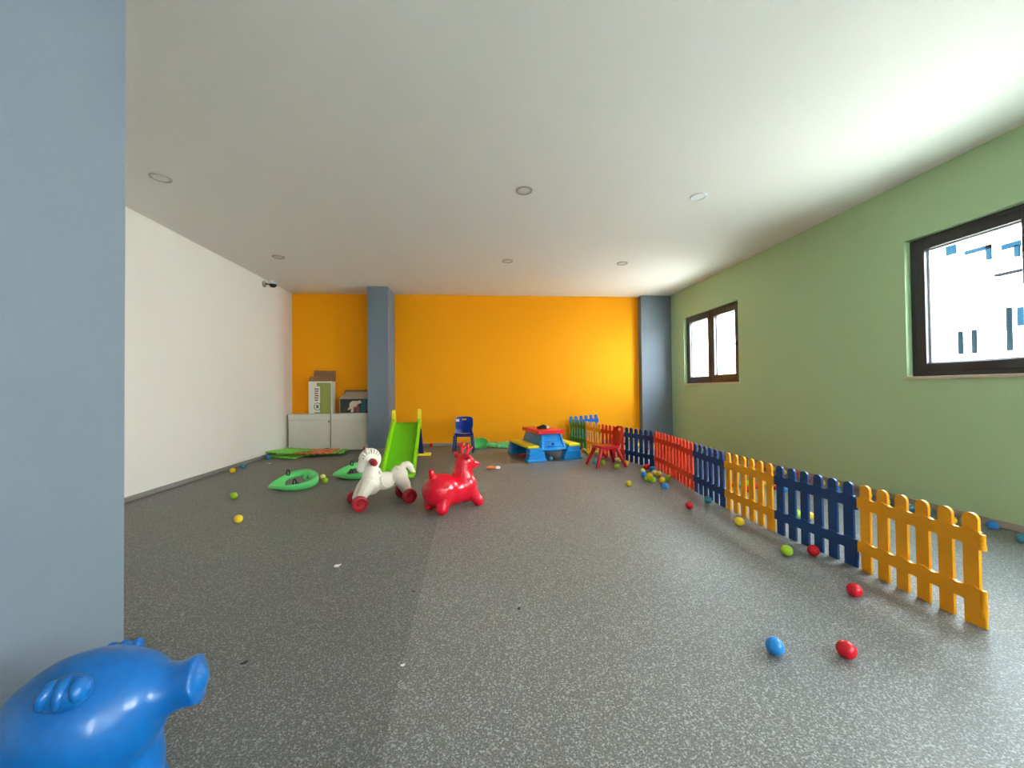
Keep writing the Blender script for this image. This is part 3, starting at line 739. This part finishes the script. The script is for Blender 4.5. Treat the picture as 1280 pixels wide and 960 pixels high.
# ------------------------------------------------------------------ white ride-on horse
def make_horse():
    h = Vector((-.885, -.466)); t = thing('ride_on_horse', 'ivory plastic ride-on horse on dark red wheels', 'ride-on toy', (-.885, 3.73, 0), math.atan2(h.y, h.x))
    bm = new()
    ell(bm, (.095, 0, .215), (.092, .082, .115)); ell(bm, (-.02, 0, .215), (.13, .08, .085)); ell(bm, (-.155, 0, .245), (.088, .083, .092))
    tube(bm, [(.1, 0, .24), (.1, 0, .33), (.105, 0, .42)], [.085, .068, .066], 18)
    ell(bm, (.108, 0, .426), (.101, .07, .105)); tube(bm, [(.15, 0, .41), (.178, 0, .375), (.188, 0, .355)], [.058, .046, .04], 16)
    for s in (-1, 1):
        tube(bm, [(.11, s*.045, .22), (.165, s*.062, .16), (.215, s*.072, .08)], [.072, .055, .036], 14)
        tube(bm, [(-.15, s*.045, .23), (-.2, s*.062, .16), (-.232, s*.072, .08)], [.075, .052, .034], 14)
    tube(bm, [(-.18, 0, .31), (-.205, 0, .34), (-.24, 0, .345), (-.268, 0, .318), (-.28, 0, .285), (-.298, 0, .268), (-.318, 0, .264)], [.03, .032, .032, .03, .026, .016, .006], 14)
    tube(bm, [(-.135, -.05, .318), (-.135, 0, .336), (-.135, .05, .318)], .012, 10)
    tube(bm, [(.028, -.055, .305), (.03, 0, .325), (.028, .055, .305)], .016, 10)
    fused('body', bm, IVORY, t, .006, 4)
    GREY = plastic('mould_line', srgb(128, 130, 120), .5)
    for s in (-1, 1):
        bm = new()
        pts = []
        for k in range(15):
            a = PI*k/14; pts.append((-.032+.06*math.cos(a), s*(.074+.008*math.sin(a)), .268-.098*math.sin(a)**.8))
        tube(bm, pts, .0075, 8); obj('saddle_edge', bm, IVORY, t)
        bm = new()
        for k in range(7):
            a = R(35+k*19); c = Vector((.108, 0, .426))
            p = []
            for q in (.62, .78, .92):
                x = .101*q*math.cos(a); z = .105*q*math.sin(a); y = .07*math.sqrt(max(0, 1-q*q))
                p.append(c+Vector((x, s*(y+.0006), z)))
            tube(bm, p, .003, 6)
        obj('mane_grooves', bm, GREY, t)
        bm = new(); tube(bm, [(.105, s*.055, .418), (.1, s*.1, .412)], [.03, .027], 16); tube(bm, [(.1, s*.1, .412), (.097, s*.122, .408)], [.033, .028], 18); obj('hand_grip', bm, DKRED, t)
        bm = new(); tube(bm, [(.14, s*.035, .5), (.15, s*.043, .53)], [.02, .009], 12); obj('ear', bm, DKRED if s < 0 else IVORY, t)
        bm = new(); ell(bm, (.168, s*.046, .445), (.012, .006, .015), sub=2); obj('eye', bm, GREY, t)
        for f in (.22, -.22):
            bm = new(); y = s*.115; pr = [(.0001, -.026), (.058, -.026), (.066, -.018), (.068, -.005), (.066, .016), (.056, .024), (.046, .024), (.04, .014), (.024, .012), (.02, .02), (.0001, .021)]
            if s < 0: pr = [(r, -q) for r, q in pr][::-1]
            lathe(bm, pr, (f, y, .068), 'y', 28); obj('wheel', bm, DKRED, t)
    for f in (.22, -.22):
        bm = new(); cyl(bm, (f, -.1, .068), (f, .1, .068), .009, seg=10); obj('axle', bm, IVORY, t)
make_horse()

# ------------------------------------------------------------------ red deer hopper
def make_deer():
    h = Vector((.267, .195)); t = thing('bouncy_deer', 'red inflatable bouncy deer with antlers', 'bouncy toy', (-.2, 3.535, 0), math.atan2(h.y, h.x))
    bm = new()
    ell(bm, (-.145, 0, .178), (.17, .15, .15)); ell(bm, (-.02, 0, .165), (.17, .13, .13)); ell(bm, (.085, 0, .18), (.125, .128, .148))
    tube(bm, [(.075, 0, .23), (.085, 0, .32), (.095, 0, .4)], [.112, .086, .078], 20)
    ell(bm, (.1, 0, .395), (.092, .08, .075)); tube(bm, [(.13, 0, .385), (.185, 0, .365), (.222, 0, .36)], [.06, .045, .036], 16)
    for s in (-1, 1):
        tube(bm, [(.12, s*.06, .13), (.16, s*.09, .075), (.18, s*.098, .05)], [.07, .05, .05], 16)
        tube(bm, [(-.16, s*.07, .13), (-.19, s*.095, .075), (-.2, s*.105, .052)], [.08, .055, .052], 16)
    tube(bm, [(-.215, 0, .28), (-.235, 0, .325), (-.243, 0, .352)], [.028, .03, .026], 14)
    fused('body', bm, TOYRED, t, .0065, 6)
    for s in (-1, 1):
        bm = new(); tube(bm, [(.075, s*.045, .44), (.07, s*.085, .455), (.065, s*.115, .468)], [.02, .026, .012], 12); obj('ear', bm, TOYRED, t)
        bm = new()
        tube(bm, [(.1, s*.03, .445), (.1, s*.048, .50), (.105, s*.046, .545), (.11, s*.04, .562)], [.016, .015, .013, .01], 12)
        tube(bm, [(.1, s*.046, .495), (.135, s*.05, .515), (.15, s*.05, .53)], [.012, .011, .008], 10)
        tube(bm, [(.103, s*.047, .52), (.085, s*.07, .54), (.08, s*.075, .553)], [.011, .01, .008], 10)
        obj('antler', bm, TOYRED, t)
        bm = new(); ell(bm, (.165, s*.055, .405), (.012, .008, .014), sub=2); obj('eye', bm, DKRED, t)
    bm = new(); ell(bm, (.252, 0, .362), (.014, .026, .02), sub=2); obj('nose', bm, DKRED, t)
make_deer()

# ------------------------------------------------------------------ big blue hopper close to the camera
def make_hopper():
    t = thing('bouncy_animal', 'large blue bouncy animal with long snout beside the blue-grey pillar', 'bouncy toy', (-.855, .94, 0), R(14))
    bm = new()
    ell(bm, (.0, 0, .34), (.152, .135, .14)); ell(bm, (-.01, 0, .2), (.145, .132, .19)); ell(bm, (-.15, 0, .19), (.19, .145, .165)); ell(bm, (.04, 0, .36), (.12, .11, .11))
    tube(bm, [(.07, 0, .362), (.135, 0, .37), (.18, 0, .375)], [.095, .058, .045], 24); cyl(bm, (.15, 0, .372), (.208, 0, .38), .044, .054, 28)
    for s in (-1, 1):
        tube(bm, [(.03, s*.07, .13), (.07, s*.09, .06)], [.075, .056], 16)
        tube(bm, [(-.2, s*.08, .13), (-.24, s*.09, .06)], [.078, .058], 16)
    tube(bm, [(-.31, 0, .25), (-.33, 0, .29)], [.03, .026], 12)
    fused('body', bm, TOYBLUE, t, .0065, 9)
    for s in (-1, 1):
        bm = new(); c = Vector((.022, s*.092-.004, .442-.02*s)); m = Matrix.Rotation(R(-48*s), 3, 'X')
        ell(bm, c, (.04, .032, .026), m)
        for k in range(3): ell(bm, c+m@Vector((-.023+.023*k, 0, .01)), (.013, .029-.004*abs(k-1), .021), m@Matrix.Rotation(R(-12+12*k), 3, 'Z'))
        obj('ear', bm, TOYBLUE, t, angle=180)
make_hopper()

# ------------------------------------------------------------------ play balls
BR = .0325
def ball_mesh(mat):
    bm = new(); n = 14; pr = []
    for k in range(n+1):
        a = -PI/2+PI*k/n; r = BR*math.cos(a)
        if k == n//2: pr += [(BR*.997, -.0012), (BR*1.012, -.0006), (BR*1.012, .0006), (BR*.997, .0012)]; continue
        pr.append((max(r, 1e-4), BR*math.sin(a)))
    lathe(bm, pr, seg=24)
    me = bpy.data.meshes.new('play_ball'); bmesh.ops.recalc_face_normals(bm, faces=bm.faces); bm.to_mesh(me); bm.free(); me.materials.append(mat); me.shade_smooth(); return me
BME = {k: ball_mesh(m) for k, m in BALLC.items()}
placed = []
def ball(color, p, label, group='plastic play balls'):
    p = Vector(p)
    for _ in range(30):                                   # keep balls from sharing space
        hit = False
        for q in placed:
            d = p-q
            if 0 < d.length < 2*BR+.001 and abs(d.z) < .01:
                d.z = 0; p = q+d.normalized()*(2*BR+.002); hit = True
        if not hit: break
    placed.append(p.copy())
    o = bpy.data.objects.new('play_ball', BME[color]); COL.objects.link(o); o.location = p
    o.rotation_euler = (rnd.uniform(0, 6), rnd.uniform(0, 6), rnd.uniform(0, 6))
    tag(o, label, 'ball', group); return o
def ballpx(color, x, y, label, lift=0): return ball(color, at(x, y, BR+lift), label)
SINGLE = [('blue', 968.5, 807.5, 'bright blue ball alone on the open floor, nearest ball to the camera but one'),
          ('red', 1058, 812, 'red ball on the open floor right of the bright blue ball'),
          ('red', 1068, 737.5, 'red ball in front of the orange-yellow end fence panel'),
          ('lime', 983.5, 688, 'lime green ball in front of the nearer navy fence panel'),
          ('red', 1016.8, 688, 'red ball touching the foot of the nearer navy fence panel'),
          ('yellow', 924.4, 651.6, 'yellow ball in front of the middle orange-yellow fence panel'),
          ('red', 861.6, 631.6, 'red ball on the floor before the second navy fence panel'),
          ('teal', 884.8, 624.4, 'teal ball at the foot of the second navy fence panel'),
          ('yellow', 785.9, 604.4, 'yellow ball alone on the floor in front of the red chair'),
          ('blue', 831.3, 607.5, 'blue ball nearest the camera of the cluster by the red fence panels'),
          ('yellow', 298, 648.5, 'large-looking yellow ball nearest on the floor along the white wall'),
          ('lime', 292.5, 619.5, 'lime green ball on the floor near the white wall'),
          ('yellow', 291, 588, 'yellow ball touching the skirting of the white wall'),
          ('teal', 303.5, 582.5, 'grey-blue ball at the white wall skirting beside a yellow ball'),
          ('blue', 335.5, 571.5, 'blue ball at the white wall near the flat green panels'),
          ('pale yellow', 403.5, 596, 'pale lime ball between the two green rocker shells, farther of two'),
          ('lime', 406.5, 600.5, 'lime ball between the two green rocker shells, nearer of two'),
          ('red', 539, 556, 'small red ball at the orange wall skirting behind the slide'),
          ('teal', 688, 573, 'teal ball lying under the picnic table'),
          ('yellow', 1011.8, 644.6, 'yellow ball behind the nearer navy fence panel, seen between its pickets'),
          ('lime', 996.5, 642.5, 'lime ball behind the nearer navy fence panel, beside a yellow one'),
          ('blue', 1240.5, 656, 'blue ball at the green wall skirting past the fence end'),
          ('teal', 1279, 673, 'pale teal ball on the floor at the right picture edge')]
for c, x, y, l in SINGLE: ballpx(c, x, y, l)
ORD = ['nearest', 'second', 'third', 'fourth', 'fifth', 'sixth', 'seventh', 'eighth', 'ninth', 'tenth', 'eleventh', 'twelfth', 'thirteenth', 'fourteenth']
def zone(items, fmt):
    pts = [(c, at(x, y, BR) if y is not None else Vector((x[0], x[1], BR))) for c, x, y in items]
    pts.sort(key=lambda q: q[1].y); cnt = {}
    for c, p in pts:
        k = cnt[c] = cnt.get(c, -1)+1
        ball(c, p, fmt.format(o=ORD[k], c=c))
zone([('lime', 810.9, 598.5), ('lime', 816, 599.5), ('pale yellow', 803, 588.5), ('blue', 804.4, 592.8), ('yellow', 827.8, 599.9), ('lime', 834.8, 597.4),
      ('yellow', 823.4, 592.6), ('pale yellow', 818.5, 591), ('blue', 815.6, 586), ('red', 807.8, 583.8), ('red', 809, 582.6)],
     '{o} {c} ball from the camera in the cluster before the red fence panels')
ball('yellow', at(812, 594.6, .085), 'yellow ball resting on two lime balls in the cluster by the red fence')
zone([('lime', 754, 577.8), ('lime', 771.4, 582.8), ('yellow', 783, 578.5), ('teal', 743.4, 576.8), ('pale yellow', 729.7, 562.4), ('yellow', 734.7, 563), ('yellow', 737, 566),
      ('pale yellow', 746, 566), ('red', 757.8, 569.5), ('red', 753, 567.5), ('pale yellow', 773, 574.5), ('red', 725, 559.5), ('pale yellow', 760, 562)],
     '{o} {c} ball from the camera among those around the red chair legs')
zone([('lime', 1085, 618.5), ('teal', 1107.7, 622), ('lime', 1107, 627), ('teal', 1137.5, 635), ('teal', 1159, 640), ('red', 1064, 612), ('yellow', 1061, 608), ('blue', 1046, 611.5),
      ('yellow', 1045, 605), ('pale yellow', 1027, 603), ('red', 1009, 600), ('red', 994, 593), ('yellow', 979, 590), ('red', 977, 594.5), ('yellow', 965.5, 586), ('red', 967, 608),
      ('blue', 979.5, 612), ('red', 917, 605), ('teal', 924, 605.6), ('red', 934, 611), ('red', 944, 606.6), ('yellow', 954, 603), ('lime', 934, 604), ('yellow', 1189, 650),
      ('red', 952.5, 586.5), ('red', 942, 582), ('blue', 932, 580.5), ('pale yellow', 940, 589), ('yellow', 925, 586), ('yellow', 912, 583), ('lime', 953, 595)],
     '{o} {c} ball from the near end along the green wall behind the fence')
extra = []
cols = ['yellow', 'red', 'blue', 'lime', 'yellow', 'pale yellow', 'teal', 'red']
for k in range(34):
    extra.append((cols[k % 8], (rnd.uniform(2.55, 3.7), rnd.uniform(5.35, 7.2)), None))
zone(extra, '{o} {c} ball from the camera in the far corner behind the fence')
# balls by the orange wall behind the blue chair and the rockers
zone([('teal', 572, 557), ('yellow', 579, 555.5), ('yellow', 587, 556), ('pale yellow', 637, 554.5), ('teal', 644, 557), ('red', 646, 561)],
     '{o} {c} ball from the camera along the orange wall skirting')

# ------------------------------------------------------------------ small toys and scraps on the floor
t = thing('toy_shovel', 'flat orange toy with a pale end lying alone on the floor', 'toy', at(615, 586.5, 0), R(4))
bm = new(); ell(bm, (-.015, 0, .02), (.062, .045, .02), sub=2); tube(bm, [(.03, 0, .018), (.065, .0, .018)], [.017, .014], 10); obj('blade', bm, P_ORG, t)
bm = new(); tube(bm, [(.066, 0, .018), (.092, 0, .018)], [.02, .02], 12); obj('grip', bm, PAPER, t)
t = thing('toy_boat', 'flat red toy lying beside the left bench of the picnic table', 'toy', at(655, 570.5, 0), R(10))
bm = new(); prism(bm, [(-.08, .0), (-.055, -.035), (.055, -.035), (.09, 0), (.055, .035), (-.055, .035)], 0, .035, 'z'); bevel_all(bm, .008, 2); obj('hull', bm, REDTOP, t)
bm = new(); box(bm, (-.04, -.022, .034), (.04, .022, .045), .004); obj('deck', bm, PAPER, t)
def scrap(x, y, m, label, s=.02, seed=0):
    rr = random.Random(seed); bm = new(); n = 7; pts = []
    for k in range(n): a = 2*PI*k/n; r = s*rr.uniform(.5, 1.1); pts.append((r*math.cos(a), r*.7*math.sin(a)))
    prism(bm, pts, .0, .002, 'z')
    for v in bm.verts: v.co.z += .35*abs(v.co.x)*rr.uniform(.3, 1.0)
    o = obj('paper_scrap', bm, m, smooth=False, loc=at(x, y, .0008)); o.rotation_euler.z = rr.uniform(0, 6)
    tag(o, label, 'scrap', 'scraps on the floor')
scrap(422, 707.5, PAPER, 'white paper scrap on the floor in front of the toy horse', .028, 1)
scrap(305, 829, DARKSC, 'dark crumb on the floor right of the blue bouncy animal', .013, 2)
scrap(504, 832, PAPER, 'small pale scrap on the floor at the vinyl seam', .012, 3)
scrap(517.5, 739.5, DARKSC, 'tiny dark crumb on the floor near the vinyl seam', .012, 4)
scrap(649, 761, DARKSC, 'thin dark crumb in the middle of the open floor', .012, 5)
scrap(337, 579.5, PAPER, 'pale paper scrap near the blue ball by the white wall', .04, 6)
scrap(370, 573.5, PAPER, 'white scrap in front of the flat green fence panels', .05, 7)

# ------------------------------------------------------------------ light
w = bpy.data.worlds.new('sky'); scn.world = w; w.use_nodes = True; nt = w.node_tree
bg = nt.nodes['Background']; tc = nn(nt, 'ShaderNodeTexCoord'); sp = nn(nt, 'ShaderNodeSeparateXYZ'); rp = nn(nt, 'ShaderNodeValToRGB')
nt.links.new(tc.outputs['Generated'], sp.inputs[0]); nt.links.new(sp.outputs['Z'], rp.inputs[0]); nt.links.new(rp.outputs[0], bg.inputs[0])
e = rp.color_ramp.elements
e[0].position = 0.0; e[0].color = (1, .99, .97, 1); e[1].position = .8; e[1].color = (.70, .86, 1, 1)
bg.inputs[1].default_value = 9.0
sd = bpy.data.lights.new('sun', 'SUN'); sd.energy = 18; sd.angle = R(1.2); sd.color = (1, .96, .91)
so = bpy.data.objects.new('sun', sd); COL.objects.link(so); so.location = (0, 0, 12)
so.rotation_euler = Vector((.2, -.52, -.82)).to_track_quat('-Z', 'Y').to_euler()
for i, (a, b) in enumerate(WINS):
    ld = bpy.data.lights.new('daylight_portal', 'AREA'); ld.shape = 'RECTANGLE'; ld.size = WZ1-WZ0; ld.size_y = b-a
    ld.cycles.is_portal = True
    lo = bpy.data.objects.new('daylight_portal', ld); COL.objects.link(lo); lo.location = (XR+WT+.01, (a+b)/2, (WZ0+WZ1)/2)
    lo.rotation_euler = (0, R(90), 0)
ld = bpy.data.lights.new('daylight_portal', 'AREA'); ld.shape = 'RECTANGLE'; ld.size = FX1-FX0; ld.size_y = FZ1-FZ0; ld.cycles.is_portal = True
lo = bpy.data.objects.new('daylight_portal', ld); COL.objects.link(lo); lo.location = ((FX0+FX1)/2, YF-.21, (FZ0+FZ1)/2); lo.rotation_euler = (R(90), 0, 0)
# ------------------------------------------------------------------ view
vs = scn.view_settings; vs.view_transform = 'Standard'; vs.look = 'None'; vs.exposure = 2.33; vs.gamma = 1; vs.use_curve_mapping = False
scn.cycles.max_bounces = 12; scn.cycles.diffuse_bounces = 8; scn.cycles.glossy_bounces = 4; scn.cycles.transparent_max_bounces = 12
scn.cycles.caustics_reflective = False; scn.cycles.caustics_refractive = False
scn.cycles.sample_clamp_indirect = 8
scn.cycles.use_denoising = True
